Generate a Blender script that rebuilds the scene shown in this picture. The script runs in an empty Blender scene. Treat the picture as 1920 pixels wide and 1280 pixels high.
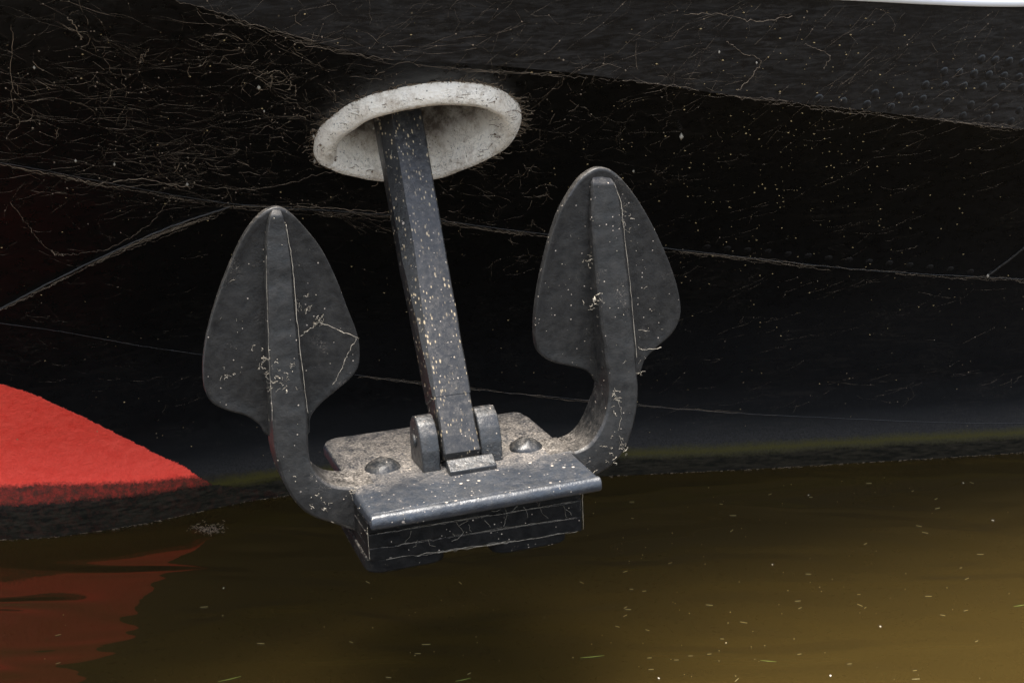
import bpy, bmesh, math, random
from mathutils import Vector, Matrix, noise
from mathutils.bvhtree import BVHTree
random.seed(11)
SC = bpy.context.scene
COL = SC.collection

# ---------------------------------------------------------------- camera
FPX = 2437.0; PITCH = math.radians(20); CAMH = 1.64
cam_d = bpy.data.cameras.new("camera"); cam = bpy.data.objects.new("camera", cam_d); COL.objects.link(cam)
cam_d.sensor_width = 36; cam_d.lens = FPX / 1920 * 36; cam_d.clip_start = .05; cam_d.clip_end = 500
cam.location = (0, 0, CAMH); cam.rotation_euler = (math.pi/2 - PITCH, 0, 0)
SC.camera = cam

# ---------------------------------------------------------------- light
SUN_EL, SUN_AZ = math.radians(83), math.radians(255)      # azimuth clockwise from +Y
world = bpy.data.worlds.new("World"); SC.world = world; world.use_nodes = True
wn = world.node_tree.nodes; wl = world.node_tree.links
sky = wn.new('ShaderNodeTexSky'); sky.sky_type = 'NISHITA'; sky.sun_disc = False
sky.sun_elevation = SUN_EL; sky.sun_rotation = SUN_AZ; sky.dust_density = 3.0; sky.air_density = 1.0
hs = wn.new('ShaderNodeHueSaturation'); hs.inputs['Saturation'].default_value = .6      # thin bright overcast, camera white balance
wl.new(sky.outputs[0], hs.inputs['Color']); wl.new(hs.outputs[0], wn['Background'].inputs[0]); wn['Background'].inputs[1].default_value = 0.15
sd = bpy.data.lights.new("sun", 'SUN'); sd.energy = 3.0; sd.angle = math.radians(34); sd.color = (1, .95, .87)
sun = bpy.data.objects.new("sun", sd); COL.objects.link(sun)
sdir = Vector((math.sin(SUN_AZ)*math.cos(SUN_EL), math.cos(SUN_AZ)*math.cos(SUN_EL), math.sin(SUN_EL)))
sun.rotation_euler = sdir.to_track_quat('Z', 'Y').to_euler(); sun.location = sdir*8
vs = SC.view_settings; vs.view_transform = 'Standard'; vs.look = 'None'; vs.gamma = 1; vs.use_curve_mapping = False
vs.exposure = 2.0
SC.render.engine = 'CYCLES'; SC.cycles.use_denoising = True; SC.cycles.max_bounces = 8

# ---------------------------------------------------------------- geometry of view, used to take dimensions
C = Vector((0, 0, CAMH)); FW = Vector((0, math.cos(PITCH), -math.sin(PITCH))); UP = Vector((0, math.sin(PITCH), math.cos(PITCH))); RT = Vector((1, 0, 0))
def ray(x, y): return (RT*(x-960) + UP*(640-y) + FW*FPX).normalized()
def pix(P):
    d = P - C; z = d.dot(FW); return 960 + FPX*d.dot(RT)/z, 640 - FPX*d.dot(UP)/z
WIN = (RT*-875 + UP*621 + FW*FPX).normalized()             # anchor frame: inward axis
UU = (RT*7500 + UP*1000 + FW*FPX); UU = (UU - WIN*UU.dot(WIN)).normalized()
VV = UU.cross(WIN)
if VV.z < 0: VV = -VV
ORG = C + ray(865, 865)*2.5
def on_w(x, y, w):                                          # local (u,v) of a point on the plane at w (outwards)
    d = ray(x, y); n = -WIN; t = ((ORG - C).dot(n) + w)/d.dot(n); q = C + d*t - ORG
    return q.dot(UU), q.dot(VV)
def L(u, v, w): return Vector((u, -w, v))                   # local mesh coordinates
def interp(xs, ys, x):
    if x <= xs[0]: return ys[0] + (x-xs[0])*(ys[1]-ys[0])/(xs[1]-xs[0])
    if x >= xs[-1]: return ys[-1] + (x-xs[-1])*(ys[-1]-ys[-2])/(xs[-1]-xs[-2])
    for i in range(len(xs)-1):
        if x <= xs[i+1]:
            t = (x-xs[i])/(xs[i+1]-xs[i]); h = xs[i+1]-xs[i]
            def sl(k):
                if k == 0: return (ys[1]-ys[0])/(xs[1]-xs[0])
                if k == len(xs)-1: return (ys[-1]-ys[-2])/(xs[-1]-xs[-2])
                return (ys[k+1]-ys[k-1])/(xs[k+1]-xs[k-1])
            m0, m1 = sl(i)*h, sl(i+1)*h
            return (2*t**3-3*t*t+1)*ys[i] + (t**3-2*t*t+t)*m0 + (-2*t**3+3*t*t)*ys[i+1] + (t**3-t*t)*m1

# ---------------------------------------------------------------- helpers
def tag(o, label=None, cat=None, kind=None, group=None):
    if label: o['label'] = label
    if cat: o['category'] = cat
    if kind: o['kind'] = kind
    if group: o['group'] = group
    return o
def link(name, bm, mat, parent=None, smooth=True, bevel=0, seg=3, ang=35):
    bmesh.ops.recalc_face_normals(bm, faces=bm.faces)
    me = bpy.data.meshes.new(name); bm.to_mesh(me); bm.free()
    for p in me.polygons: p.use_smooth = smooth
    o = bpy.data.objects.new(name, me); COL.objects.link(o); me.materials.append(mat)
    if parent: o.parent = parent
    if bevel:
        b = o.modifiers.new('bevel', 'BEVEL'); b.width = bevel; b.segments = seg; b.limit_method = 'ANGLE'; b.angle_limit = math.radians(ang); b.harden_normals = False
    if smooth:
        me.set_sharp_from_angle(angle=math.radians(50))
    return o
def catmull(pts, n=6, closed=False):
    out = []; N = len(pts)
    for i in range(N if closed else N-1):
        P = [pts[(i+k-1) % N] if closed else pts[min(max(i+k-1, 0), N-1)] for k in range(4)]
        for j in range(n):
            t = j/n
            out.append(tuple(.5*((2*P[1][c]) + (-P[0][c]+P[2][c])*t + (2*P[0][c]-5*P[1][c]+4*P[2][c]-P[3][c])*t*t + (-P[0][c]+3*P[1][c]-3*P[2][c]+P[3][c])*t**3) for c in range(len(pts[0]))))
    if not closed: out.append(tuple(pts[-1]))
    return out
def prism(bm, poly, off):                                    # polygon of Vectors extruded by Vector off (or a function)
    a = [bm.verts.new(p) for p in poly]
    b = [bm.verts.new(p + (off(p) if callable(off) else off)) for p in poly]
    n = len(poly); bm.faces.new(a); bm.faces.new(b[::-1])
    for i in range(n): bm.faces.new((a[i], b[i], b[(i+1) % n], a[(i+1) % n]))
def loft(bm, secs, cap=True, closed=True):
    R = [[bm.verts.new(p) for p in s] for s in secs]; n = len(secs[0])
    for r0, r1 in zip(R, R[1:]):
        for i in range(n if closed else n-1): bm.faces.new((r0[i], r0[(i+1) % n], r1[(i+1) % n], r1[i]))
    if cap: bm.faces.new(R[0][::-1]); bm.faces.new(R[-1])
    return R
def strand(V, F, pts, r, n=3):
    k0 = len(V)
    for i, p in enumerate(pts):
        t = (pts[min(i+1, len(pts)-1)] - pts[max(i-1, 0)])
        if t.length < 1e-7: t = Vector((1, 0, 0))
        t.normalize(); a = t.cross(Vector((.3, .9, .2))).normalized(); b = t.cross(a)
        rr = (r(i/(len(pts)-1)) if callable(r) else r)
        for j in range(n):
            th = 2*math.pi*j/n; V.append(p + (a*math.cos(th) + b*math.sin(th))*rr)
    for i in range(len(pts)-1):
        for j in range(n):
            F.append((k0+i*n+j, k0+i*n+(j+1) % n, k0+(i+1)*n+(j+1) % n, k0+(i+1)*n+j))
def blob(V, F, p, r, sq=Vector((1, 1, 1))):
    k = len(V)
    for d in ((1, 0, 0), (-1, 0, 0), (0, 1, 0), (0, -1, 0), (0, 0, 1), (0, 0, -1)):
        V.append(p + Vector((d[0]*sq.x, d[1]*sq.y, d[2]*sq.z))*r*random.uniform(.7, 1.2))
    for f in ((0, 2, 4), (2, 1, 4), (1, 3, 4), (3, 0, 4), (2, 0, 5), (1, 2, 5), (3, 1, 5), (0, 3, 5)): F.append(tuple(k+i for i in f))
def raw(name, V, F, mat, parent=None, smooth=True):
    me = bpy.data.meshes.new(name); me.from_pydata([tuple(v) for v in V], [], F)
    for p in me.polygons: p.use_smooth = smooth
    o = bpy.data.objects.new(name, me); COL.objects.link(o); me.materials.append(mat)
    if parent: o.parent = parent
    return o

# ---------------------------------------------------------------- materials
class NT:
    def __init__(s, name):
        s.m = bpy.data.materials.new(name); s.m.use_nodes = True; s.t = s.m.node_tree; s.n = s.t.nodes
        s.b = s.n['Principled BSDF']; s.tc = s.n.new('ShaderNodeTexCoord')
    def put(s, sock, v):
        if isinstance(v, bpy.types.NodeSocket): s.t.links.new(v, sock)
        elif isinstance(v, (tuple, list)) and len(v) == 3 and sock.type == 'RGBA': sock.default_value = (*v, 1)
        elif sock.type == 'RGBA': sock.default_value = (v, v, v, 1)
        else: sock.default_value = v
    def map(s, scale=(1, 1, 1), rot=(0, 0, 0), src=None):
        m = s.n.new('ShaderNodeMapping'); m.inputs['Scale'].default_value = scale; m.inputs['Rotation'].default_value = rot
        s.t.links.new(src or s.tc.outputs['Object'], m.inputs[0]); return m.outputs[0]
    def noise(s, scale, detail=4, rough=.55, vec=None, dist=0, out=0):
        n = s.n.new('ShaderNodeTexNoise'); n.inputs['Scale'].default_value = scale; n.inputs['Detail'].default_value = detail
        n.inputs['Roughness'].default_value = rough; n.inputs['Distortion'].default_value = dist
        s.t.links.new(vec or s.tc.outputs['Object'], n.inputs[0]); return n.outputs[out]
    def vor(s, scale, vec=None, feat='F1', rnd=1.0, out='Distance'):
        n = s.n.new('ShaderNodeTexVoronoi'); n.feature = feat; n.inputs['Scale'].default_value = scale; n.inputs['Randomness'].default_value = rnd
        s.t.links.new(vec or s.tc.outputs['Object'], n.inputs[0]); return n.outputs[out]
    def ramp(s, v, a, b, lo=0., hi=1., smooth=False):
        n = s.n.new('ShaderNodeMapRange'); n.inputs[1].default_value = a; n.inputs[2].default_value = b
        n.inputs[3].default_value = lo; n.inputs[4].default_value = hi
        if smooth: n.interpolation_type = 'SMOOTHSTEP'
        s.put(n.inputs[0], v); return n.outputs[0]
    def math(s, op, a, b=0.):
        n = s.n.new('ShaderNodeMath'); n.operation = op; s.put(n.inputs[0], a); s.put(n.inputs[1], b); return n.outputs[0]
    def mix(s, f, a, b):
        n = s.n.new('ShaderNodeMix'); n.data_type = 'RGBA'; s.put(n.inputs[0], f); s.put(n.inputs[6], a); s.put(n.inputs[7], b); return n.outputs[2]
    def sep(s, v):
        n = s.n.new('ShaderNodeSeparateXYZ'); s.t.links.new(v, n.inputs[0]); return n.outputs
    def bump(s, h, strength=.3, dist=.002, prev=None):
        n = s.n.new('ShaderNodeBump'); n.inputs['Strength'].default_value = strength; n.inputs['Distance'].default_value = dist
        s.t.links.new(h, n.inputs['Height'])
        if prev: s.t.links.new(prev, n.inputs['Normal'])
        return n.outputs[0]
    def normal(s):
        g = s.n.new('ShaderNodeNewGeometry'); return g.outputs['Normal'], g.outputs['Pointiness']
    def end(s, col, rough, nrm=None, spec=.5):
        s.put(s.b.inputs['Base Color'], col); s.put(s.b.inputs['Roughness'], rough)
        s.b.inputs['Specular IOR Level'].default_value = spec
        if nrm: s.t.links.new(nrm, s.b.inputs['Normal'])
        return s.m

def specks(M, scale, thr, vec=None, w=.06):                  # sparse small round/elongated spots
    d = M.vor(scale, vec); c = M.vor(scale, vec, out='Color'); r = M.sep(c)[0]
    a = M.ramp(d, .16, .16+w, 1, 0); return M.math('MULTIPLY', a, M.ramp(r, thr, thr+.02))

def mat_anchor(name, dust_fn=None, bmp=.55, base=(.021, .022, .024), yellow=0., speck=.9, rough=.33, spec=.5, film=1.):
    M = NT(name)
    n1 = M.noise(9, 5); n2 = M.noise(60, 4); n3 = M.noise(260, 3)
    col = M.mix(M.ramp(n1, .35, .7), base, tuple(c*1.7 for c in base))
    fm = M.math('MULTIPLY', M.ramp(n2, .35, .75), .32*film)
    col = M.mix(fm, col, (.050, .045, .038))
    if dust_fn:
        dm = dust_fn(M); col = M.mix(dm, col, M.mix(M.ramp(n3, .35, .65), (.16, .135, .11), (.50, .44, .37)))
    s1 = specks(M, 150, speck); s2 = specks(M, 60, min(.985, speck+.06), w=.03)
    sp = M.math('MAXIMUM', s1, s2)
    # hair-like scratches and web remains
    hv = M.map((60, 60, 60)); h = M.noise(1, 2, .5, hv, 2.5); line = M.ramp(M.math('ABSOLUTE', M.math('SUBTRACT', h, .5)), 0, .012, 1, 0)
    line = M.math('MULTIPLY', line, M.ramp(M.noise(17, 3), .6, .7))
    sp = M.math('MAXIMUM', sp, M.math('MULTIPLY', line, .55))
    col = M.mix(sp, col, (.36, .30, .24))
    if yellow:
        yv = M.map((1, .42, .42)); y1 = specks(M, 190, 1-yellow, yv, .12); y2 = specks(M, 130, 1-yellow*.6, yv, .10)
        y = M.math('MULTIPLY', M.math('MAXIMUM', y1, y2), M.ramp(M.noise(14, 3), .38, .58))
        col = M.mix(y, col, (.40, .31, .19))
    hgt = M.math('ADD', M.math('MULTIPLY', n2, .6), M.math('MULTIPLY', n3, .16))
    hgt = M.math('ADD', hgt, M.math('MULTIPLY', n1, 1.2))
    rg = M.math('ADD', M.ramp(n2, .3, .7, rough-.05, rough+.15), M.math('MULTIPLY', sp, .4))
    return M.end(col, rg, M.bump(hgt, bmp, .006), spec)

def crown_dust(M):                                           # dust lies on the rear part of the top face and round the bolts
    nz = M.sep(M.normal()[0])[2]; y = M.sep(M.tc.outputs['Object'])[1]
    top = M.ramp(nz, .6, .9)
    grad = M.ramp(M.math('ADD', y, M.math('MULTIPLY', M.math('SUBTRACT', M.noise(11, 4), .5), .22)), -.09, .03, .05, 1)
    g = M.ramp(M.math('ADD', M.math('MULTIPLY', M.noise(190, 4, .8), .6), M.math('MULTIPLY', M.noise(34, 5, .7), .4)), .42, .60)
    return M.math('MULTIPLY', M.math('MULTIPLY', top, grad), M.math('MULTIPLY', g, .95))
def edge_dust(M):
    nz = M.sep(M.normal()[0])[2]; return M.math('MULTIPLY', M.ramp(nz, .3, .9), M.math('MULTIPLY', M.ramp(M.noise(90, 4, .7), .45, .65), .22))
def arm_dust(M):
    x = M.math('ABSOLUTE', M.math('ADD', M.sep(M.tc.outputs['Object'])[0], .0075)); return M.math('MAXIMUM', edge_dust(M), M.math('MULTIPLY', crown_dust(M), M.ramp(x, .31, .225)))
m_fluke = mat_anchor('anchor_paint_flukes', arm_dust, .34, base=(.0085, .0083, .008), speck=.93, rough=.40, spec=.34)
m_shank = mat_anchor('anchor_paint_shank', edge_dust, .4, base=(.0125, .0124, .0124), spec=.42, film=.7, yellow=.5, speck=.9)
m_crown = mat_anchor('anchor_paint_crown', crown_dust, base=(.015, .0185, .024), speck=.86)
m_block = mat_anchor('anchor_paint_block', edge_dust, base=(.003, .003, .003), speck=.9, rough=.5, spec=.08, film=.45)
m_lug = mat_anchor('anchor_paint_lug', edge_dust, base=(.011, .012, .013), speck=.9, rough=.36)

def mat_plain(name, col, rough=.6, var=.3, sc=40):
    M = NT(name); n = M.noise(sc, 4)
    return M.end(M.mix(n, tuple(c*(1-var) for c in col), tuple(min(1, c*(1+var)) for c in col)), rough, M.bump(n, .3, .002))
m_web = mat_plain('cobweb_thread', (.185, .135, .088), .8, .4, 60)
m_webpale = mat_plain('cobweb_pale', (.30, .26, .20), .8, .3, 60)
m_speck = mat_plain('yellow_speck', (.38, .27, .12), .7, .4, 90)
m_bead = mat_plain('seam_paint', (.018, .016, .014), .5, .8, 120)
m_straw = mat_plain('straw', (.20, .16, .065), .6, .3, 200)
m_petal = mat_plain('petal', (.42, .38, .32), .6, .1, 200)
m_grass = mat_plain('cut_grass', (.13, .16, .03), .6, .3, 200)
m_white = mat_plain('white_gloss_paint', (.80, .80, .79), .35, .05, 6)

# ---------------------------------------------------------------- hull surface  y = W(x) - G(x,z)
WX = [-3.2, -2.5, -1.9, -1.5, -1.25, -1.0, -.68, -.39, .245, .68, 1.165, 1.53, 2.4, 3.6]
WY = [3.62, 3.26, 3.07, 3.01, 3.005, 3.08, 3.235, 3.292, 3.373, 3.419, 3.484, 3.537, 3.69, 3.95]
PZ = [-.6, -.15, 0, .06, .115, .17, .27, .5, .7, .9, 1.085, 1.4, 1.9]
PG = [-.10, .0, 0, -.004, -.018, -.024, -.006, .085, .225, .42, .635, 1.02, 1.6]
def kx(x): return interp([-3, -1.5, -.6, .2, 1.2, 2.2, 3.6], [.95, 1.0, 1.0, 1.0, .86, .72, .62], x)
def G_low(x, z):
    p = interp(PZ, PG, z)
    return p*kx(x) if p > 0 else p
def low(x, z): return interp(WX, WY, x) - G_low(x, z)
def march(x, y, f):
    d = ray(x, y); t = 1.2; dt = .02; prev = t
    while t < 8:
        P = C + d*t
        if P.y > f(P.x, P.z):
            a, b = prev, t
            for _ in range(22):
                m = (a+b)/2; P = C + d*m
                if P.y > f(P.x, P.z): b = m
                else: a = m
            return C + d*b
        prev = t; t += dt
    return C + d*4
knpix = [(-300, -170), (0, -90), (330, 0), (700, 105), (900, 120), (1100, 140), (1400, 182), (1650, 210), (1920, 242)]
kn = [march(x, y, low) for x, y in knpix]
KX = [p.x for p in kn]; KZ = [p.z for p in kn]
KX = [-4.0] + KX + [3.6]; KZ = [KZ[0]+.25] + KZ + [KZ[-1]-.22]
def zk(x): return interp(KX, KZ, x)
UPS = .30
def high(x, z):
    k = zk(x); return low(x, k) - UPS*(z-k) - .005
def hull(x, z): return high(x, z) if z > zk(x) else low(x, z)
def hit(x, y): return march(x, y, hull)
def hnorm(x, z):
    e = .004; f = high if z > zk(x) else low
    n = Vector((1, (f(x+e, z)-f(x-e, z))/(2*e), 0)).cross(Vector((0, (f(x, z+e)-f(x, z-e))/(2*e), 1))); n.normalize()
    return -n if n.y > 0 else n
def hp(x, z, off=0.):
    return Vector((x, hull(x, z), z)) + hnorm(x, z)*off
rail = [march(x, y, high) for x, y in [(-100, -90), (500, -45), (1000, -22), (1560, 0), (1920, 13)]]
RX = [-3.2]+[p.x for p in rail]+[3.6]; RZ = [rail[0].z+.08]+[p.z for p in rail]+[rail[-1].z-.03]
def zr(x): return max(interp(RX, RZ, x), zk(x)+.05)
print('knuckle', [tuple(round(c, 2) for c in p) for p in kn]); print('rail', [tuple(round(c, 2) for c in p) for p in rail])

# hawse outline on the hull
ringpx = [(590, 285), (598, 245), (645, 203), (700, 178), (790, 158), (870, 155), (930, 166), (966, 190), (976, 218), (965, 248), (938, 272), (880, 299), (810, 321), (720, 325), (650, 313), (606, 298)]
ringw = [hit(x, y) for x, y in ringpx]
rc = sum(ringw, Vector())/len(ringw); rn = hnorm(rc.x, rc.z)
ringw = [p - rn*((p-rc).dot(rn)) for p in ringw]
rax = Vector((1, 0, 0)); rax = (rax - rn*rax.dot(rn)).normalized(); ray2 = rn.cross(rax)
rp = catmull([((p-rc).dot(rax), (p-rc).dot(ray2)) for p in ringw], 6, True)
print('ring centre', rc, 'normal', rn, 'extent', min(p[0] for p in rp), max(p[0] for p in rp), min(p[1] for p in rp), max(p[1] for p in rp))
def in_ring(P, s):
    q = P-rc; a, b = q.dot(rax)/s, q.dot(ray2)/s; c = False; n = len(rp)
    if abs(q.dot(rn)) > .2: return False
    for i in range(n):
        x1, y1 = rp[i]; x2, y2 = rp[(i+1) % n]
        if (y1 > b) != (y2 > b) and a < (x2-x1)*(b-y1)/(y2-y1)+x1: c = not c
    return c

def red_boundary():
    pts = [hit(x, y) for x, y in [(0, 720), (120, 765), (250, 828), (330, 866), (432, 911)]]
    print('red', [(round(p.x, 3), round(p.y, 3), round(p.z, 3)) for p in pts])
    return pts
rb = red_boundary()
for q in [(0, 912), (120, 912), (300, 908), (1500, 835), (1500, 850), (1500, 870)]: print('band', q, tuple(round(c, 3) for c in hit(*q)))

def hull_material(upper):
    M = NT('upper_plate_paint' if upper else 'lower_plate_paint'); X, Y, Z = M.sep(M.tc.outputs['Object'])
    n1 = M.noise(3, 5); n2 = M.noise(40, 5, .6); n3 = M.noise(220, 3, .6)
    black = M.mix(n1, (.0022, .0022, .0024), (.0045, .0043, .0043))
    if upper:
        st = M.noise(1, 7, .75, M.map((16, 16, 110), (0, -.62, 0)), .8); patch = M.ramp(M.noise(1.6, 4, .6), .3, .62, .35, 1)
        black = M.mix(M.math('MULTIPLY', M.math('MULTIPLY', M.ramp(st, .44, .68), patch), .55), black, (.042, .040, .038))
    else:
        st = M.noise(1, 6, .72, M.map((9, 9, 60), (0, .10, 0)), 1.5); patch = M.ramp(M.noise(2.2, 4, .6), .42, .62)
        black = M.mix(M.math('MULTIPLY', M.math('MULTIPLY', M.ramp(st, .5, .78), patch), .14), black, (.06, .048, .036))
    h = M.noise(1, 3, .6, M.map((7, 7, 22), (0, .15, 0)), 3); ln = M.ramp(M.math('ABSOLUTE', M.math('SUBTRACT', h, .5)), 0, .006, 1, 0)
    ln = M.math('MULTIPLY', M.math('MULTIPLY', ln, M.ramp(M.noise(9, 3), .5, .68)), .22)
    black = M.mix(ln, black, (.16, .13, .10))
    sp = M.math('MULTIPLY', specks(M, 90, .965, w=.03), M.ramp(M.noise(2.5, 2), .45, .6))
    col = M.mix(sp, black, (.15, .115, .07)); rough = M.ramp(n2, .3, .7, .22, .42)
    hgt = M.math('ADD', M.math('MULTIPLY', n2, .35), M.math('MULTIPLY', n1, 2.5))
    if not upper:
        # grime above the waterline, then olive algae, then wet dark slime
        wob = M.math('MULTIPLY', M.math('SUBTRACT', M.noise(14, 5, .65), .5), .02)
        zz = M.math('ADD', Z, wob)
        fine = M.math('MULTIPLY', M.math('SUBTRACT', M.noise(150, 4, .7), .5), .03)
        zf = M.math('ADD', zz, fine)
        gr = M.math('MULTIPLY', M.ramp(zf, .17, .07, 0, 1, True), M.ramp(n3, .3, .7, .25, .8))
        col = M.mix(gr, col, (.034, .031, .028))
        # red bottom paint
        sl = (rb[-1].z-rb[0].z)/(rb[-1].x-rb[0].x)
        xs = [p.x for p in rb]; zs = [p.z for p in rb]
        cv = M.n.new('ShaderNodeFloatCurve'); x0, x1 = -3.2, .2
        M.t.links.new(M.ramp(X, x0, x1), cv.inputs['Value']); c = cv.mapping.curves[0]
        pts = [(x0, zs[0]+(x0-xs[0])*(zs[1]-zs[0])/(xs[1]-xs[0]))]+list(zip(xs, zs))+[(xs[-1]+.25, 0.0)]
        pts = [((a-x0)/(x1-x0), max(0, min(1, b))) for a, b in pts]
        c.points[0].location = pts[0]; c.points[1].location = (1, 0)
        for a in pts[1:]: c.points.new(*a)
        cv.mapping.update()
        jag = M.math('ADD', M.math('MULTIPLY', M.math('SUBTRACT', M.noise(30, 5, .7), .5), .024), M.math('MULTIPLY', M.math('SUBTRACT', n3, .5), .010))
        dz = M.math('SUBTRACT', cv.outputs[0], M.math('ADD', Z, jag)); red = M.ramp(dz, 0, .003)
        rcol = M.mix(M.ramp(n2, .3, .7), (.76, .055, .034), (.84, .080, .050))
        rcol = M.mix(M.math('MULTIPLY', M.ramp(n3, .45, .75), .2), rcol, (.30, .02, .015))
        # orange-peel roller texture only on the red
        hgt = M.math('ADD', hgt, M.math('MULTIPLY', M.math('MULTIPLY', M.noise(62, 5, .65), red), 2.2))
        col = M.mix(red, col, rcol)
        slime = M.ramp(M.math('ADD', zf, M.ramp(X, -1.2, -.4, 0, .10)), .150, .138); n5 = M.noise(70, 5, .75)
        film = M.math('MULTIPLY', slime, M.ramp(n5, .35, .6, .7, .95))
        sc_ = M.mix(M.ramp(n5, .35, .65), (.009, .0075, .005), (.026, .021, .013))
        col = M.mix(film, col, sc_)
        wet = M.math('MULTIPLY', M.ramp(M.math('ADD', zf, M.ramp(X, -1.2, -.4, 0, .045)), .102, .090), M.ramp(n5, .62, .50, .8, 1)); col = M.mix(wet, col, M.mix(M.ramp(M.noise(1, 5, .7, M.map((25, 25, 110))), .4, .66), (.006, .0055, .004), (.022, .018, .012)))
        al = M.math('MULTIPLY', M.ramp(M.math('ABSOLUTE', M.math('SUBTRACT', zf, .065)), .0, .022, .75, 0), M.math('SUBTRACT', 1., red))
        col = M.mix(al, col, (.045, .038, .008))
        rough = M.mix(M.ramp(zf, .3, .15), rough, .6); M.put(M.b.inputs['Specular IOR Level'], M.ramp(zf, .24, .07, .24, .04))
    nb = M.bump(hgt, .45, .005)
    if upper: return M.end(col, rough, nb, .30)
    M.put(M.b.inputs['Base Color'], col); M.put(M.b.inputs['Roughness'], rough); M.t.links.new(nb, M.b.inputs['Normal']); return M.m
m_low = hull_material(False); m_up = hull_material(True)

ship = bpy.data.objects.new('ship_bow', None); COL.objects.link(ship); ship.location = (0, 3.3, 0)
tag(ship, 'black riveted ship bow with red bottom paint and cobwebbed plates behind the anchor', 'ship')
def to_ship(o): o.parent = ship; o.matrix_parent_inverse = ship.matrix_world.inverted(); return o
INV = Matrix.Translation((0, -3.3, 0))
def ship_part(name, V, F, mat, par=None, smooth=True):
    o = raw(name, [Vector(v)-Vector((0, 3.3, 0)) for v in V], F, mat, par or ship, smooth); return o

def grid(zlo, zhi, f, nz, x0=-3.2, x1=3.6, dx=.0135, cut=True):
    nx = int((x1-x0)/dx); V = []; F = []
    for i in range(nx+1):
        x = x0 + (x1-x0)*i/nx; a, b = zlo(x), zhi(x)
        for j in range(nz+1):
            z = a + (b-a)*j/nz; V.append((x, f(x, z), z))
    for i in range(nx):
        for j in range(nz):
            k = i*(nz+1)+j; q = (k, k+1, k+nz+2, k+nz+1)
            if cut:
                m = (Vector(V[q[0]])+Vector(V[q[2]]))/2
                if abs(m.x-rc.x) < .35 and in_ring(m, .86): continue
            F.append(q)
    return V, F
def wavy(f, amp=.0035):
    return lambda x, z: f(x, z) + noise.noise(Vector((x*1.7, z*3.1, 4)))*amp
V, F = grid(lambda x: -.5, lambda x: zk(x)+.001, wavy(low), 128); ship_part('lower_plating', V, F, m_low)
V, F = grid(lambda x: zk(x), zr, wavy(high), 26)
ship_part('upper_plating', V, F, m_up)
# lower edge of the overlapping upper strake
V = []; F = []
for i in range(400):
    x = -3.2 + 6.8*i/399; z = zk(x); V += [(x, wavy(high)(x, z), z), (x, low(x, z)+.012, z-.002)]
    if i: k = 2*i; F.append((k-2, k-1, k+1, k))
ship_part('strake_edge', V, F, m_low)
# white bulwark above the rail
V = []; F = []
prof = [(.0, .0), (-.016, .002), (-.022, .014), (-.008, .03), (-.008, .036), (.0, .18), (.02, .19), (.07, .19)]
for i in range(300):
    x = -3.2 + 6.8*i/299; z = zr(x); y = high(x, z)
    for a, b in prof: V.append((x, y+a, z+b))
    if i:
        for j in range(len(prof)-1): k = i*len(prof)+j; F.append((k, k+1, k+1-len(prof), k-len(prof)))
tag(ship_part('bulwark', V, F, m_white), 'white painted bulwark strip along the top edge')

# welded and lapped seams (thin beads lying on the plates)
def px_line(pts, n=10, off=.002): return [hp(p.x, p.z, off) for p in (hit(x, y) for x, y in catmull(pts, n))]
seams = [([(-160, 285), (0, 303), (220, 345), (440, 381), (730, 402), (1040, 440), (1300, 470), (1600, 503), (1850, 519), (2050, 528)], .0012),
         ([(380, 655), (670, 702), (880, 728), (1090, 748), (1300, 768), (1500, 780), (1800, 792), (2000, 792)], .0008),
         ([(-60, 612), (0, 578), (110, 520), (230, 462), (330, 420), (432, 386)], .0026),
         ([(1850, 516), (1890, 487), (1960, 430)], .0035),
         ([(-40, 600), (100, 618), (250, 645), (380, 664)], .0010)]
for pts, r in seams:
    V = []; F = []; P = px_line(pts)
    P2 = [p + Vector((random.uniform(-.0006, .0006), 0, random.uniform(-.0006, .0006))) for p in P]
    strand(V, F, P2, lambda t, r=r: r*random.uniform(.8, 1.15), 6); ship_part('plate_seam', V, F, m_bead)

# rivets
def rivet_mesh():
    V = []; F = []; n = 10
    for k, (r, h) in enumerate(((.0115, -.001), (.0100, .0004), (.0070, .0011), (.0035, .0014))):
        for j in range(n): V.append((r*math.cos(6.2832*j/n), r*math.sin(6.2832*j/n), h))
    for k in range(3):
        for j in range(n): F.append((k*n+j, k*n+(j+1) % n, (k+1)*n+(j+1) % n, (k+1)*n+j))
    F.append(tuple(range(3*n, 4*n))); me = bpy.data.meshes.new('rivet'); me.from_pydata(V, [], F)
    for p in me.polygons: p.use_smooth = True
    me.materials.append(m_up); return me
rm = rivet_mesh()
rpts = []
for i in range(15): rpts.append((1325+i*38, 462+i*3.6+random.uniform(-1, 1)))          # above second seam
for i in range(9): rpts.append((1535+i*45, 186+i*5.2))                                  # above the lapped strake
for i in range(7): rpts.append((1640+i*45, 176+i*5.2))
for i in range(6): rpts.append((1735+i*36, 160-i*2+i*3)); rpts.append((1770+i*28, 135+i*2)); rpts.append((1840+i*26, 112+i*2))
for k, (x, y) in enumerate(rpts):
    P = hit(x, y); n = hnorm(P.x, P.z); o = bpy.data.objects.new('rivet', rm); COL.objects.link(o); o.parent = ship
    o.location = P + n*.0005 - Vector((0, 3.3, 0)); o.rotation_euler = n.to_track_quat('Z', 'Y').to_euler()

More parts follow.
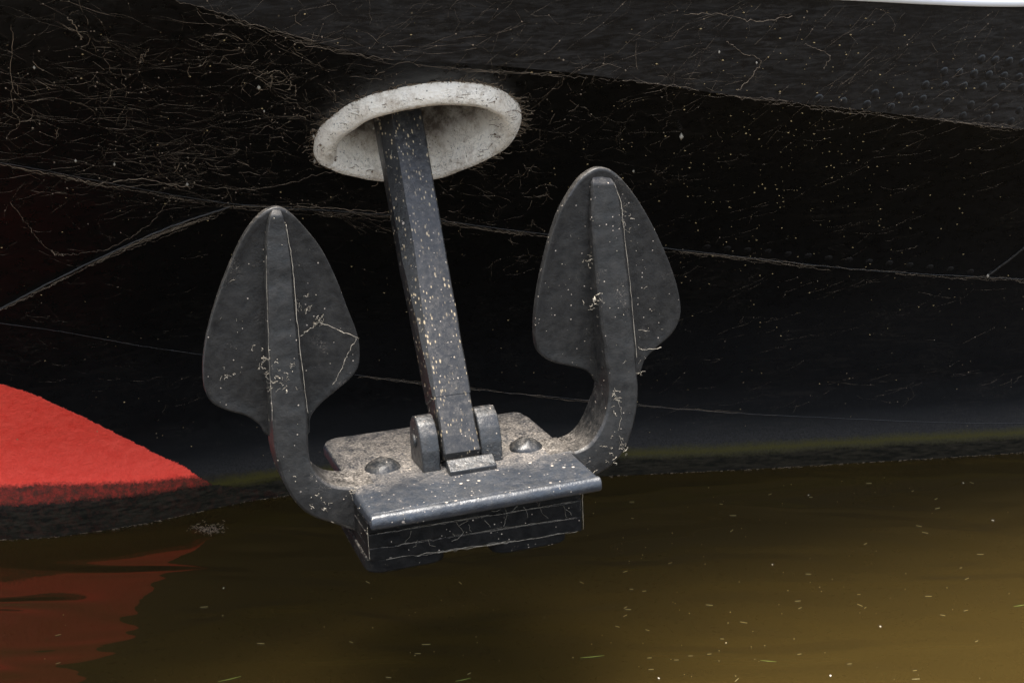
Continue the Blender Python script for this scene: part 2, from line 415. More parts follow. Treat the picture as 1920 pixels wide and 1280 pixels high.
# ---------------------------------------------------------------- water
def mat_water():
    M = NT('canal_water'); o = M.tc.outputs['Object']
    a = M.noise(1, 1, .4, M.map((2.1, 6.8, 1), (0, 0, -.30)), .7); b = M.noise(1, 2, .5, M.map((6, 16, 1), (0, 0, -.15)), .4)
    X, Y, Z = M.sep(o)
    h = M.math('ADD', M.math('MULTIPLY', a, .8), M.math('MULTIPLY', b, .012))
    murk = M.mix(M.math('ADD', M.math('MULTIPLY', M.noise(.8, 4), .6), M.math('MULTIPLY', M.noise(420, 2, .8), .4)), (.024, .0155, .0040), (.030, .0195, .0052))
    m = M.end(murk, .008, M.bump(h, 1.0, .024), .5); M.b.inputs['IOR'].default_value = 1.42
    return m
bm = bmesh.new()
vs_ = [bm.verts.new(p) for p in ((-150, -150, 0), (150, -150, 0), (150, 150, 0), (-150, 150, 0))]; bm.faces.new(vs_)
water = link('water', bm, mat_water(), smooth=False); tag(water, 'murky brown green canal water', 'water', 'structure')

# ---------------------------------------------------------------- anchor
anchor = bpy.data.objects.new('ship_anchor', None); COL.objects.link(anchor)
MA = Matrix((UU, WIN, VV)).transposed().to_4x4(); MA.translation = ORG; anchor.matrix_world = MA
tag(anchor, 'black stockless anchor with two upright spade flukes hanging from the white rimmed hawse hole', 'anchor')
AU = -.0075
def mirror_uv(u): return 2*AU-u
# crown plate
bm = bmesh.new()
pl = [(-.222, .186), (.208, .186), (.211, 0.05), (.211, -.20), (.206, -.235), (.190, -.247), (-.195, -.253), (-.216, -.243), (-.224, -.22), (-.224, 0.05)]
prism(bm, [L(u, 0, w) for u, w in pl], Vector((0, 0, -.030)))
crown = link('crown_plate', bm, m_crown, anchor, bevel=.009, seg=4)
# front bullnose bead
bm = bmesh.new(); secs = []
for k in range(13):
    u = -.2225 + .431*k/12; s = []
    for j in range(12):
        th = 2*math.pi*j/12; wob = noise.noise(Vector((u*30, j, 1)))*.0012; s.append(L(u, -.0135+.0142*math.sin(th)+wob, .186+.0125*math.cos(th)+wob))
    secs.append(s)
loft(bm, secs); link('crown_lip', bm, m_crown, crown, bevel=.003, seg=2)
# block under the plate, three courses with shallow grooves
bm = bmesh.new()
def vbot(u, f): return -.029 - f*(.074 + (u+.222)*.038)
for f0, f1, d in ((0, .30, .0010), (.30, .66, 0), (.66, 1, .0008)):
    poly = [(u, w) for u, w in ((-.222+d, .150-d), (-.12, .1505-d), (-.02, .150-d), (.08, .1508-d), (.186-d, .150-d), (.196-d, .0), (.19-d, -.2), (-.21+d, -.2), (-.224+d, .0))]
    a = [bm.verts.new(L(u, vbot(u, f0), w)) for u, w in poly]; b = [bm.verts.new(L(u, vbot(u, f1), w)) for u, w in poly]; n = len(poly)
    bm.faces.new(a); bm.faces.new(b[::-1])
    for i in range(n): bm.faces.new((a[i], b[i], b[(i+1) % n], a[(i+1) % n]))
link('crown_block', bm, m_block, anchor, bevel=.0022, seg=2)
# rounded pads below the block
def pad(u0, u1, w1, w0=-.15, vt=-.102, vb=-.130):
    bm = bmesh.new(); r = .03; poly = []
    for (cu, cw, a0) in ((u1-r, w1-r, 0), (u0+r, w1-r, 90), (u0+r, w0+r, 180), (u1-r, w0+r, 270)):
        for k in range(6):
            a = math.radians(a0+k*18); poly.append(L(cu+r*math.cos(a), vt, cw+r*math.sin(a)))
    prism(bm, poly, Vector((0, 0, vb-vt)))
    poly = [p*1 for p in poly]; c = sum(poly, Vector())/len(poly)
    prism(bm, [c+(p-c)*.72+Vector((0, 0, vb-vt+.001)) for p in poly], Vector((0, 0, -.010)))
    return link('bottom_pad', bm, m_block, anchor, bevel=.004)
pad(-.226, -.078, .147); pad(.012, .162, .143, vb=-.139)

# flukes
def depth(v): return .003 + max(0, (.54-v))*.128
def px_of(u, v, w): return pix(ORG + UU*u + VV*v - WIN*w)
def fluke(side, outer, inner, blade):
    WA = .045
    secs = []
    for (xo, yo, xi, yi) in catmull([o+i for o, i in zip(outer, inner)], 12):
        uo, vo = on_w(xo, yo, WA); ui, vi = on_w(xi, yi, WA)
        vm = (vo+vi)/2
        d = depth(vm)+.006 if vm > .17 else min(.092, depth(.17)+.006+(.17-vm)*.32)
        nz = .0012; rip = Vector((0, (noise.noise(Vector((1.3, vm*42, side)))*.0022 + noise.noise(Vector((7.3, vm*95, side)))*.0008), 0)) if vm > .1 else Vector()
        ro = [L(uo, vo, WA-.005), L(uo*.93+ui*.07, vo*.93+vi*.07, WA), L((uo+ui)/2, (vo+vi)/2, WA+nz)+rip, L(uo*.07+ui*.93, vo*.07+vi*.93, WA), L(ui, vi, WA-.005), L(ui, vi, WA-d), L(uo, vo, WA-d)]
        sink = .012*max(0, min(1, (vm-.512)/.022))
        secs.append([p + Vector((noise.noise(p*22)*.0012, noise.noise(p*31+Vector((5, 0, 0)))*.0014+sink, 0)) for p in ro])
    bm = bmesh.new(); loft(bm, secs); arm = link('fluke_arm', bm, m_fluke, anchor, bevel=.0013, seg=2)
    pts = []
    for x, y in catmull(blade, 6, True):
        w = .01
        for _ in range(4):
            u, v = on_w(x, y, w); w = WA-depth(v)
        pts.append((u, v, w))
    bm = bmesh.new(); cu = sum(p[0] for p in pts)/len(pts); cv = sum(p[1] for p in pts)/len(pts)
    rings = []
    for sc, dw in ((1.0, -.017), (1.0, -.003), (.990, -.0004), (.972, .0), (.93, -.0018), (.80, -.0025), (.5, -.0022)):
        rings.append([bm.verts.new(L(cu+(u-cu)*sc, cv+(v-cv)*sc, WA-depth(cv+(v-cv)*sc)+dw + (noise.noise(Vector((u*14*sc, v*14*sc, side)))*.0012 if sc < .95 else 0))) for u, v, w in pts])
    n = len(pts)
    for a, b in zip(rings, rings[1:]):
        for i in range(n): bm.faces.new((a[i], a[(i+1) % n], b[(i+1) % n], b[i]))
    bm.faces.new(rings[-1]); bm.faces.new(rings[0][::-1])
    bl = link('fluke_blade', bm, m_fluke, arm)
    return arm, pts
lo = [(511, 394), (504, 412), (499, 450), (499, 500), (502, 600), (506, 700), (511, 790), (519, 860), (541, 922), (578, 964), (632, 984), px_of(-.222, -.086, .045), px_of(-.180, -.075, .045)]
li = [(528, 394), (533, 412), (541, 450), (548, 500), (556, 600), (567, 700), (577, 775), (580, 848), (590, 882), (620, 908), px_of(-.222, .0016, .045), px_of(-.180, .0004, .045)]
lb = [(520, 388), (545, 399), (575, 430), (605, 470), (632, 525), (652, 578), (669, 622), (675, 655), (672, 688), (655, 712), (625, 737), (597, 762), (582, 785), (578, 815), (540, 830), (500, 815), (487, 797), (462, 780), (430, 771), (400, 757), (385, 733), (381, 690), (386, 640), (398, 590), (417, 532), (442, 472), (464, 431), (492, 399)]
ro_ = [(1138, 321), (1154, 340), (1164, 380), (1171, 450), (1183, 560), (1193, 670), (1197, 750), (1180, 828), (1150, 872), (1120, 892), px_of(.232, -.070, .045), px_of(.165, -.055, .045)]
ri_ = [(1116, 321), (1110, 340), (1110, 380), (1113, 450), (1123, 560), (1136, 670), (1143, 745), (1128, 800), (1104, 834), (1080, 847), px_of(.208, .0018, .045), px_of(.165, .0002, .045)]
rb_ = [(1124, 314), (1155, 325), (1190, 365), (1222, 418), (1250, 478), (1268, 528), (1277, 572), (1274, 602), (1259, 628), (1232, 652), (1210, 675), (1198, 702), (1165, 725), (1125, 720), (1112, 705), (1095, 693), (1066, 686), (1040, 680), (1018, 668), (1006, 647), (1004, 605), (1010, 550), (1022, 490), (1041, 421), (1061, 376), (1091, 333)]
armL, ptsL = fluke(0, lo, li, lb)
armR, ptsR = fluke(3, ro_, ri_, rb_)

# shank
ub, vb = on_w(868, 846, .030)
S0 = ORG + UU*ub + VV*vb - WIN*.030
TH = math.radians(28); best = None
for k in range(-40, 41):
    d = (VV*math.cos(TH) + WIN*math.sin(TH) + UU*(k*.005)).normalized()
    for q in range(50, 75):
        x, y = pix(S0 + d*q*.01); e = abs(y-250)*.5+abs(x-762)
        if best is None or e < best[0]: best = (e, k*.005, q*.01)
SD = (VV*math.cos(TH) + WIN*math.sin(TH) + UU*best[1]).normalized(); print('shank', best)
SF = (-WIN*math.cos(TH) + VV*math.sin(TH)); SF = (SF-SD*SF.dot(SD)).normalized(); SU = SD.cross(SF)
if SU.dot(UU) < 0: SU = -SU
MAI = MA.inverted()
secs = []
def shank_sec(t, wl_, wr_, dp, c, fo=0):
    o = S0 + SD*t + SF*fo; f = [(wr_-.003, 0), (wr_, -.003), (wr_, -dp+c*.5), (wr_-c*.5, -dp), (-wl_+c*.5, -dp), (-wl_, -dp+c*.5), (-wl_, -c), (-wl_+c*.8, 0)]
    r = []
    for a, b in f:
        p = o + SU*a + SF*b; p += SU*noise.noise(p*9)*.0016 + SF*noise.noise(p*7+Vector((9, 0, 0)))*.0016
        r.append(MAI @ p)
    return r
for t, wl_, wr_, dp, c, fo in ((-.010, .035, .036, .05, .004, -.012), (0, .036, .036, .062, .004, 0), (.04, .036, .0355, .068, .004, 0), (.110, .037, .0355, .072, .004, 0), (.1102, .0385, .037, .074, .006, .001),
                               (.20, .040, .037, .076, .010, .001), (.30, .042, .038, .078, .018, .001), (.38, .045, .039, .08, .026, 0), (.50, .045, .040, .08, .028, 0), (.62, .045, .041, .08, .028, 0), (.80, .045, .041, .08, .028, 0), (.95, .045, .041, .08, .028, 0)):
    secs.append(shank_sec(t, wl_, wr_, dp, c, fo))
sub = []
for a, b in zip(secs, secs[1:]):
    if (a[0]-b[0]).length > .05:
        for k in range(4): sub.append([p.lerp(q, k/4)+Vector((noise.noise(p.lerp(q, k/4)*25)*.0012, 0, 0)) for p, q in zip(a, b)])
    else: sub.append(a)
sub.append(secs[-1])
bm = bmesh.new(); loft(bm, sub); link('shank', bm, m_shank, anchor, bevel=.002, seg=2, ang=28)

# lugs with pivot pin
def lug(u0, u1):
    prof = [(.027, -.002), (.025, .040), (.018, .066), (.004, .087), (-.016, .0985), (-.036, .094), (-.053, .078), (-.061, .052), (-.062, -.002)]
    bm = bmesh.new(); prism(bm, [L(u0, v, w) for w, v in prof], Vector((u1-u0, 0, 0)))
    return link('lug', bm, m_lug, anchor, bevel=.0035, seg=3, ang=10)
lug(-.083, -.0475); lug(.0335, .076)
bm = bmesh.new(); secs = []
for u in (-.0875, .08):
    secs.append([L(u, .047+.014*math.sin(a*math.pi/8), -.026+.014*math.cos(a*math.pi/8)) for a in range(16)])
loft(bm, secs); link('pivot_pin', bm, m_lug, anchor, bevel=.003)
# stop bar
bm = bmesh.new()
prism(bm, [L(-.0415, v, w) for w, v in ((.038, -.002), (.066, -.002), (.0675, .009), (.060, .0125), (.043, .0235), (.036, .021))], Vector((.0915, 0, .0)))
link('stop_bar', bm, m_lug, anchor, bevel=.0022)
# domed bolt heads
def bolt(u, w):
    V = []; F = []; n = 18
    rr = [(.033, -.001), (.0325, .003), (.0285, .0075), (.0225, .012), (.0165, .0155), (.010, .0178), (.003, .0186)]
    for k, (r, h) in enumerate(rr):
        for j in range(n):
            a = 6.2832*j/n; q = 1+noise.noise(Vector((math.cos(a)*1.4, math.sin(a)*1.4, u*50+k*.35)))*.16
            V.append(L(u+r*q*math.cos(a), h*(1+.25*noise.noise(Vector((a, k, u*9)))), w+r*q*math.sin(a)))
    for k in range(len(rr)-1):
        for j in range(n): F.append((k*n+j, k*n+(j+1) % n, (k+1)*n+(j+1) % n, (k+1)*n+j))
    F.append(tuple(range((len(rr)-1)*n, len(rr)*n))); return raw('bolt_head', V, F, m_lug, anchor)
bolt(-.146, -.034); bolt(.138, -.020)

# ---------------------------------------------------------------- hawse pipe (part of the ship)
def mat_hawse():
    M = NT('hawse_white_paint'); n = M.noise(22, 5, .6); n3 = M.noise(120, 4, .6); geo = M.n.new('ShaderNodeNewGeometry')
    col = M.mix(n, (.84, .74, .60), (.93, .86, .75))
    wr = M.noise(1, 4, .65, M.map((38, 38, 38)), 2.2); cr = M.ramp(M.math('ABSOLUTE', M.math('SUBTRACT', wr, .5)), 0, .02, 1, 0)
    cr = M.math('MULTIPLY', cr, M.ramp(M.noise(14, 3), .40, .55)); col = M.mix(M.math('MULTIPLY', cr, .75), col, (.10, .075, .05))
    sp = specks(M, 150, .78, w=.14); col = M.mix(M.math('MULTIPLY', sp, .8), col, (.07, .055, .04))
    blot = M.math('MULTIPLY', M.ramp(M.noise(26, 6, .78), .51, .64), .65); col = M.mix(blot, col, (.42, .33, .24))
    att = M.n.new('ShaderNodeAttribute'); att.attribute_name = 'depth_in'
    deep = M.math('MULTIPLY', M.ramp(att.outputs['Fac'], .008, .052), M.ramp(M.noise(26, 6, .7), .34, .56, .6, 1)); col = M.mix(deep, col, (.10, .076, .055))  # shade inside the pipe painted in with the brown grime, darker with depth
    hb = M.math('ADD', n3, M.math('MULTIPLY', wr, 1.4)); return M.end(col, .62, M.bump(hb, .5, .006), .3)
m_hawse = mat_hawse()
prof = [(-.004, -.03, 0), (-.003, -.004, 0), (.000, .008, 0), (.007, .021, 0), (.020, .031, 0), (.034, .029, 0), (.044, .015, 0), (.047, -.006, 0), (.051, -.020, 0), (.060, -.024, .010), (.070, -.024, .024), (.074, -.02, .05), (.084, -.02, .10), (.090, -.02, .17), (.092, -.02, .3), (.092, -.02, .6)]
V = []; F = []; n = len(rp); dep = []
nin = []
for i in range(n):
    a = Vector(rp[(i-1) % n]+(0,)); b = Vector(rp[(i+1) % n]+(0,)); t = (b-a).normalized(); m = Vector((-t.y, t.x, 0)); 
    if m.dot(Vector(rp[i]+(0,))) > 0: m = -m
    nin.append(m)
dax = (SD - rn*SD.dot(rn)*0).normalized()
for k, (ins, h, dd) in enumerate(prof):
    for i in range(n):
        q = Vector(rp[i]+(0,)) + nin[i]*ins
        q *= 1 + noise.noise(Vector((q.x*26, q.y*26, k*.7)))*.012
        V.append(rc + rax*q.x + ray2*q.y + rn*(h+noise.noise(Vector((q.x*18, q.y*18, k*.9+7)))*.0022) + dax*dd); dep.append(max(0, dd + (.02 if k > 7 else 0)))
for k in range(len(prof)-1):
    for i in range(n): F.append((k*n+i, k*n+(i+1) % n, (k+1)*n+(i+1) % n, (k+1)*n+i))
F.append(tuple(range((len(prof)-1)*n, len(prof)*n)))
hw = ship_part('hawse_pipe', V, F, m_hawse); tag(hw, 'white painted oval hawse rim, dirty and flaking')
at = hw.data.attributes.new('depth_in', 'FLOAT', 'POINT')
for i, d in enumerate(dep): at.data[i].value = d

# ---------------------------------------------------------------- cobwebs
V = []; F = []; VP = []; FP = []; VS = []; FS = []
def hull_strand(x, z, ang, length, r, curl=.25, sag=0., lift=.006, pale=False, br=.1, dep=0):
    pts = []; step = .012; n = max(3, int(length/step)); a = ang
    for i in range(n):
        if not (-2.6 < x < 2.6 and .16 < z < zr(x)-.005): break
        P = hp(x, z, .0015+lift*math.sin(math.pi*i/n))
        if in_ring(P, 1.02): break
        pts.append(P); a += random.gauss(0, curl); a += (ang-a)*.12
        x += math.cos(a)*step; z += math.sin(a)*step - sag*step*math.sin(math.pi*2*i/n)
        if dep < 2 and random.random() < br: hull_strand(x, z, a+random.choice((-1, 1))*random.uniform(.4, 1.3), length*random.uniform(.15, .45), r*.8, curl, 0, lift*.6, pale, br*.6, dep+1)
        if random.random() < .05: blob(V, F, P, random.uniform(.0008, .0022))
    if len(pts) > 2:
        ph = random.random()*6; f = lambda t: r*(.55+.45*math.sin(t*13+ph))*random.uniform(.6, 1.3)
        strand(VP if pale else V, FP if pale else F, pts, f)
def px_strand(pts, r, off=.006, n=12, jit=.0016, pale=False):
    P = []
    for p in (hit(x, y) for x, y in catmull(pts, n)): P.append(hp(p.x, p.z, off) + Vector([random.gauss(0, jit) for _ in range(3)]))
    strand(VP if pale else V, FP if pale else F, P, lambda t: r*random.uniform(.4, 1.4))
def rnd_hit(x0, x1, y0, y1):
    return hit(random.uniform(x0, x1), random.uniform(y0, y1))
# tangled region left of the hawse
for _ in range(150):
    p = rnd_hit(-20, 640, 60, 400); hull_strand(p.x, p.z, random.choice((0, math.pi))+random.gauss(0, .22), random.uniform(.03, .40), random.choice((.00010, .00013, .00018, .00030)), .20, br=.12)
for cx, cy, sx, sy, k in ((40, 180, 30, 50, 22), (520, 130, 50, 25, 22), (580, 180, 35, 40, 26), (390, 310, 60, 25, 30), (470, 260, 70, 40, 30), (290, 290, 60, 20, 24), (600, 300, 20, 30, 16), (980, 250, 30, 60, 26), (1050, 200, 50, 40, 16), (930, 340, 50, 15, 14), (240, 170, 70, 30, 22), (150, 40, 60, 20, 10), (410, 90, 60, 20, 14), (1200, 250, 90, 50, 14), (890, 400, 120, 30, 30)):
    for _ in range(k):
        p = hit(random.gauss(cx, sx), random.gauss(cy, sy)); hull_strand(p.x, p.z, random.uniform(0, 6.28), random.uniform(.015, .09), random.choice((.00012, .0002, .0003, .0006)), .55, br=.2)
# webs lying along the seams
for pts, dens, r in (([(0, 305), (220, 348), (440, 383), (730, 404), (1040, 440)], 26, .00022), ([(1260, 466), (1600, 503), (1850, 519), (1920, 523)], 20, .00025), ([(330, 0), (700, 105), (1100, 140), (1400, 182), (1650, 210), (1920, 242)], 34, .0002), ([(0, 578), (230, 462), (432, 386)], 30, .0003), ([(670, 702), (1090, 748), (1500, 780)], 12, .0003)):
    ctl = catmull(pts, 30)
    for _ in range(dens):
        i = random.randrange(len(ctl)-6); m = random.randint(4, min(28, len(ctl)-i-1)); oy = random.gauss(0, 3.0)
        px_strand([(x, y+oy*math.sin(j/m*3.14)+random.gauss(0, .6)) for j, (x, y) in enumerate(ctl[i:i+m:2] or ctl[i:i+2])], r*random.uniform(.5, 1.5), random.uniform(.004, .009), 3)
# upper strake: slanting threads
for _ in range(200):
    p = rnd_hit(350, 1940, -5, 225)
    if p.z > zk(p.x)+.005: hull_strand(p.x, p.z, random.choice((.65, .65+math.pi))+random.gauss(0, .25), random.uniform(.03, .2), random.uniform(.0001, .00026), .12, lift=.004, br=.04)
for _ in range(45):
    p = rnd_hit(500, 1900, 0, 170); hull_strand(p.x, p.z, random.uniform(0, 6.3), random.uniform(.03, .12), random.uniform(.00012, .0003), .4, br=.12)
# right-hand lower plates
for _ in range(120):
    p = rnd_hit(1230, 1940, 230, 760); hull_strand(p.x, p.z, random.choice((.3, .3+math.pi))+random.gauss(0, .2), random.uniform(.02, .16), random.uniform(.0001, .00025), .12, br=.05)
for _ in range(70):
    p = rnd_hit(830, 1300, 130, 520); hull_strand(p.x, p.z, random.choice((.1, math.pi))+random.gauss(0, .3), random.uniform(.02, .2), random.uniform(.00012, .00028), .25, br=.1)
for _ in range(70):
    p = rnd_hit(0, 560, 420, 760); hull_strand(p.x, p.z, random.choice((-.1, math.pi))+random.gauss(0, .3), random.uniform(.02, .1), random.uniform(.0001, .00022), .25, br=.05)
# single long threads seen in the photograph
px_strand([(20, 375), (60, 430), (100, 468), (150, 470), (200, 462), (245, 440), (285, 410), (320, 365)], 0.00042)
px_strand([(97, 466), (104, 472), (118, 474)], 0.00096)
px_strand([(100, 318), (200, 345), (330, 340), (480, 350), (600, 322), (640, 318)], 0.00036)
px_strand([(0, 303), (110, 325), (180, 338), (260, 331), (345, 345), (362, 346)], 0.00084)
px_strand([(420, 383), (560, 384), (650, 388), (735, 396)], 0.00054)
px_strand([(430, 386), (520, 390), (610, 384), (735, 405)], 0.00042)
px_strand([(820, 405), (900, 425), (960, 434), (1040, 440)], 0.00054)
px_strand([(1380, 170), (1415, 130), (1422, 110), (1385, 95), (1360, 75)], 0.00066)
px_strand([(1505, 80), (1552, 103), (1540, 125)], 0.00054)
px_strand([(1280, 25), (1350, 25), (1410, 38), (1480, 30)], 0.0006)
px_strand([(480, 140), (520, 128), (545, 150), (540, 165)], 0.0006)
px_strand([(20, 40), (22, 190), (35, 220), (10, 255)], 0.00048)
px_strand([(265, 95), (262, 112), (280, 85)], 0.00048); px_strand([(125, 30), (140, 42), (152, 70)], 0.00096)
# little dry leaf scraps and seeds stuck in the webs
for x, y, r in ((485, 157, .005), (1276, 250, .007), (213, 302, .0045), (140, 295, .004), (1187, 315, .004), (1345, 95, .003), (495, 202, .003), (1850, 513, .006), (700, 235, .003), (1415, 115, .004), (62, 120, .004), (350, 340, .005), (590, 297, .005), (588, 250, .005), (660, 190, .003)):
    p = hit(x, y); blob(VP, FP, hp(p.x, p.z, .008), r, Vector((.7, .4, 1.2)))
for _ in range(620):                                          # yellow pollen-like specks on the plates
    x = random.gauss(1440, 190); y = random.gauss(330, 140)
    if random.random() < .45: x = random.uniform(0, 1920); y = random.uniform(20, 860)
    if y < -5: continue
    p = hit(x, y)
    if in_ring(p, 1.0) or p.z < .12: continue
    blob(VS, FS, hp(p.x, p.z, .001), random.choice((.0008, .0011, .0014, .0022)), Vector((1.2, .5, .7)))
w1 = raw('hull_cobwebs', V, F, m_web); tag(w1, 'dusty brown cobwebs tangled over the black hull plates around the hawse hole', 'cobweb', 'stuff')
w2 = raw('dry_scraps', VP, FP, m_webpale); tag(w2, 'pale dry seeds and leaf scraps caught in the hull cobwebs', 'debris', 'stuff')
w3 = raw('yellow_specks', VS, FS, m_speck); tag(w3, 'tiny yellow pollen specks scattered over the black hull', 'pollen', 'stuff')

# webs and dirt on the anchor
V = []; F = []
def lp(x, y, w):
    u, v = on_w(x, y, w); return L(u, v, w)
def a_strand(pts, w, r, n=8, jit=.0009):
    wf = w if callable(w) else (lambda x, y: w)
    strand(V, F, [lp(x, y, wf(x, y)) + Vector([random.gauss(0, jit) for _ in range(3)]) for x, y in catmull(pts, n)], lambda t: r*random.uniform(.35, 1.5))
a_strand([(536, 420), (541, 450), (549, 500), (557, 600), (568, 700), (577, 775)], .0462, .0005, 8, .0004)
a_strand([(1152, 345), (1164, 380), (1172, 450), (1184, 560), (1194, 670)], .0462, .0004, 8, .0004)
a_strand([(499, 480), (502, 600), (506, 700), (511, 790)], .045, .0003, 8, .0004)
a_strand([(565, 630), (583, 615), (600, 605), (640, 620), (672, 634)], .016, .0005)
a_strand([(668, 634), (655, 658), (648, 672), (636, 700), (624, 722)], .014, .0005)
a_strand([(598, 603), (602, 596), (606, 590)], .016, .0008); a_strand([(1196, 650), (1206, 655), (1240, 652)], .012, .0006)
a_strand([(1196, 618), (1218, 620)], .012, .0005); a_strand([(1150, 735), (1165, 770), (1160, 810), (1172, 845)], .047, .0003)
a_strand([(1092, 935), (1098, 900), (1120, 880)], .12, .0004)
for u0, v0, u1, v1, w, r in ((-.222, -.102, .186, -.118, .1508, .0004), (-.222, -.051, .186, -.056, .1512, .00022), (-.222, -.078, .186, -.088, .1512, .00022), (-.222, -.035, -.222, -.102, .151, .0005), (.187, -.03, .187, -.118, .150, .0005)):
    for q in range(9):
        a, b = sorted((random.random(), random.random())); n = 10
        strand(V, F, [L(u0+(u1-u0)*(a+(b-a)*t/n), v0+(v1-v0)*(a+(b-a)*t/n)+random.gauss(0, .0013), w+random.gauss(.0003, .0004)) for t in range(n+1)], lambda t, r=r: .6*r*random.uniform(.3, 1.3))
for q in range(16):
    u, v = random.uniform(-.2, .17), random.uniform(-.10, -.04); a = random.uniform(0, 6.28); pts = []
    for t in range(random.randint(3, 8)): pts.append(L(u, v, .1513)); a += random.gauss(0, .5); u += math.cos(a)*.006; v = min(-.035, max(-.105, v+math.sin(a)*.006))
    strand(V, F, pts, random.uniform(.00015, .0003))
for cx, cy, w, k, s in ((497, 672, .044, 14, 9), (530, 705, .047, 22, 12), (565, 570, .02, 14, 12), (1115, 560, .046, 10, 8), (1168, 410, .03, 20, 12), (1110, 490, .03, 10, 8), (1150, 745, .047, 8, 10), (1160, 840, .047, 14, 14), (600, 607, .016, 8, 5), (425, 705, .012, 5, 6), (600, 950, .048, 8, 14), (664, 925, .06, 8, 6), (1190, 690, .03, 8, 8), (722, 335, .0, 0, 5)):
    for _ in range(k):
        x, y = random.gauss(cx, s), random.gauss(cy, s*1.3); a = random.uniform(0, 6.28); l = random.uniform(4, 12)
        a_strand([(x, y), (x+math.cos(a)*l*.5+random.gauss(0, 2), y+math.sin(a)*l*.5+random.gauss(0, 2)), (x+math.cos(a)*l, y+math.sin(a)*l)], w+random.uniform(-.001, .002), random.choice((.0002, .0003, .0004, .0007)), 4)
blob(V, F, lp(1115, 562, .040), .0042, Vector((.8, .8, 1.8)))
# specks: sampled on the anchor surface
deps = bpy.context.evaluated_depsgraph_get(); deps.update()
hosts = [o for o in COL.objects if o.type == 'MESH' and (o.parent == anchor or (o.parent and o.parent.parent == anchor))]
for o in hosts:
    ev = o.evaluated_get(deps); me = ev.to_mesh()
    polys = [p for p in me.polygons]; tot = sum(p.area for p in polys); N = int(tot*(800 if o.name.startswith('shank') else 380))
    ws = [p.area for p in polys]
    if not polys: continue
    for p in random.choices(polys, ws, k=N):
        vs3 = [me.vertices[i].co for i in p.vertices]; k = [random.random() for _ in vs3]; s = sum(k); q = sum((v*a for v, a in zip(vs3, k)), Vector())/s
        n = p.normal
        if random.random() < .8: blob(V, F, q+n*.0004, random.choice((.0006, .0008, .0012)))
        else:
            t = n.cross(Vector([random.gauss(0, 1) for _ in range(3)])).normalized(); l = random.uniform(.002, .010)
            strand(V, F, [q+n*.0008, q+t*l*.5+n*.002+n.cross(t)*random.gauss(0, .001), q+t*l+n*.001], random.uniform(.00015, .00035))
    ev.to_mesh_clear()
dw = raw('web_remains', V, F, m_webpale, anchor); dw['kind'] = 'stuff'
# webs and dirt clots on the rim of the hawse hole
V = []; F = []
for i in range(620):
    k = random.randrange(len(rp)); q = Vector(rp[k]+(0,)) + nin[k]*random.choice((-.004, -.004, random.uniform(.0, .05))); a0 = random.uniform(0, 6.28)
    up = .004 if q.length < 1 else 0; ins = (Vector(rp[k]+(0,))-q).length
    h = .001 if nin[k].dot(q-Vector(rp[k]+(0,))) < 0 else .0285-abs(ins-.02)*.35
    P = rc + rax*q.x + ray2*q.y + rn*h; pts = [P]; a = a0
    for j in range(random.randint(2, 6)):
        a += random.gauss(0, .6); pts.append(pts[-1] + (rax*math.cos(a)+ray2*math.sin(a))*.005 + rn*random.gauss(0, .0008))
    strand(V, F, pts, random.uniform(.0003, .0008))
    if random.random() < .12: blob(V, F, P, random.uniform(.001, .0035))
w4 = ship_part('rim_dirt', V, F, m_web, hw); w4['kind'] = 'stuff'

# ---------------------------------------------------------------- floating bits on the water
def flat_piece(name, pts, th, mat):
    bm = bmesh.new(); prism(bm, [Vector((x, y, 0)) for x, y in pts], Vector((0, 0, th))); me = bpy.data.meshes.new(name); bmesh.ops.recalc_face_normals(bm, faces=bm.faces); bm.to_mesh(me); bm.free(); me.materials.append(mat); return me
straw = flat_piece('straw', [(-.011, -.0006), (0, -.0010), (.011, -.0005), (.011, .0004), (0, .0007), (-.011, .0003)], .0008, m_straw)
petal = flat_piece('petal', [(-.005, 0), (-.003, -.0026), (.002, -.003), (.005, -.0005), (.003, .0024), (-.002, .0028)], .0010, m_petal)
crumb = flat_piece('crumb', [(-.002, 0), (0, -.0015), (.0022, 0), (0, .0016)], .0008, m_straw)
blade_me = flat_piece('grass_blade', [(-.03, -.0008), (0, -.0016), (.032, .003), (0, .0010)], .0008, m_grass)
def wpt(x, y): d = ray(x, y); return C + d*(-CAMH/d.z)
kinds = [('floating_straw', straw, 'short pale straw floating on the brown water', 'straw', 'straws floating on the water', 62),
         ('floating_petal', petal, 'small white petal floating on the brown water', 'petal', 'white petals floating on the water', 9),
         ('floating_crumb', crumb, 'tiny yellowish crumb floating on the brown water', 'plant bit', 'tiny plant crumbs floating on the water', 110)]
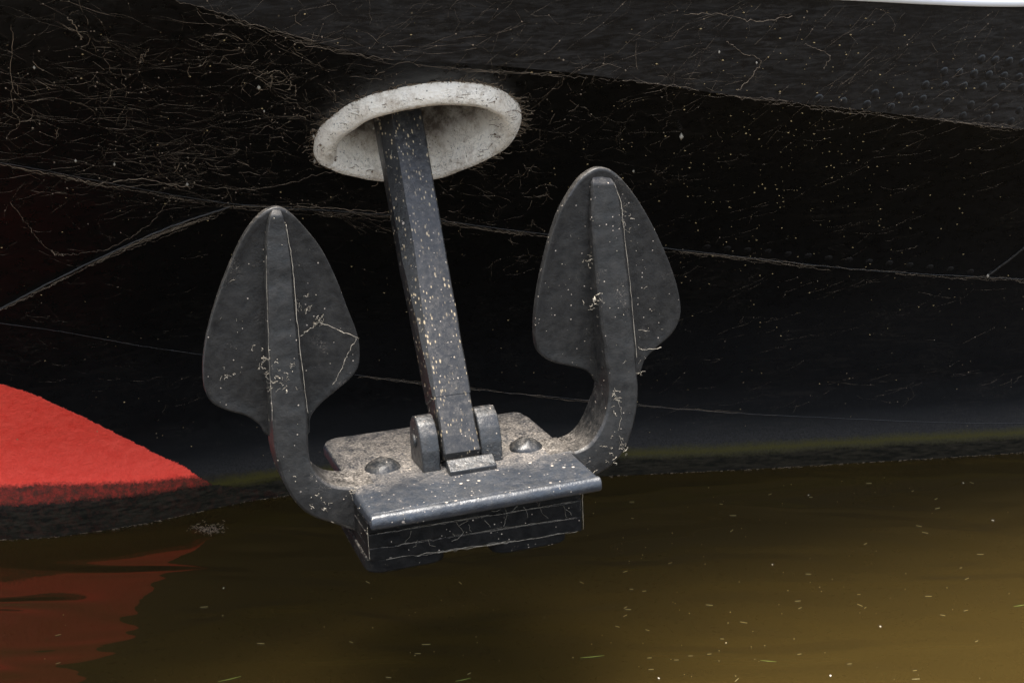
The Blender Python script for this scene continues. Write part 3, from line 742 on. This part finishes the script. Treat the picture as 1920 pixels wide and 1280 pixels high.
def water_ok(x, y): return y > interp([0, 130, 500, 1120, 1920], [1025, 1025, 950, 912, 868], x)+8 and not (630 < x < 1100 and y < 1085)
for nm, me, lab, cat, grp, cnt in kinds:
    k = 0
    while k < cnt:
        x = random.uniform(0, 1915) if random.random() < .35 else random.triangular(600, 1915, 1500); y = random.uniform(870, 1275)
        if not water_ok(x, y): continue
        o = bpy.data.objects.new(nm, me); COL.objects.link(o); p = wpt(x, y); s = random.triangular(.25, .95, .4); o.location = (p.x, p.y, .0012); o.scale = (s, s, 1)
        o.rotation_euler = (0, 0, random.gauss(.1, .5) if nm == 'floating_straw' else random.uniform(0, 6.28)); tag(o, lab, cat, None, grp); k += 1
for x, y, r, s, lab in ((1110, 1232, .1, .55, 'longer green grass blade floating at the bottom, right of the anchor'), (1440, 1240, -.2, .35, 'short green grass sprig floating near the bottom right'),
                        (868, 1275, .3, .35, 'yellow grass blade at the bottom edge, nearest the camera'), (1912, 1136, .2, .35, 'green grass scrap at the right edge of the water'), (430, 1274, .35, .5, 'curled dry blade floating at the bottom edge below the red reflection')):
    o = bpy.data.objects.new('floating_grass_blade', blade_me); COL.objects.link(o); p = wpt(x, y); o.location = (p.x, p.y, .0016); o.rotation_euler = (0, 0, r); o.scale = (s*1.6, s*1.6, 1); tag(o, lab, 'grass blade')
# raft of froth and plant scraps by the hull
V = []; F = []
for _ in range(150):
    p = wpt(random.gauss(392, 16), random.gauss(992, 5)); a = random.uniform(0, 6.28); l = random.uniform(.002, .009)
    strand(V, F, [Vector((p.x, p.y, .002)), Vector((p.x+math.cos(a)*l, p.y+math.sin(a)*l, .0025))], random.uniform(.0003, .0009))
for _ in range(420):                                          # scum line where water meets plate
    x = random.uniform(-1.5, 2.0); P = Vector((x, low(x, .003)-abs(random.gauss(0, .004)), .0015)); l = random.uniform(.001, .009)
    strand(V, F, [P, P+Vector((l, random.gauss(0, .001), .0008))], random.uniform(.0002, .0005))
tag(raw('water_scum', V, F, m_web), 'thin broken scum of plant scraps along the waterline of the hull', 'scum', 'stuff')
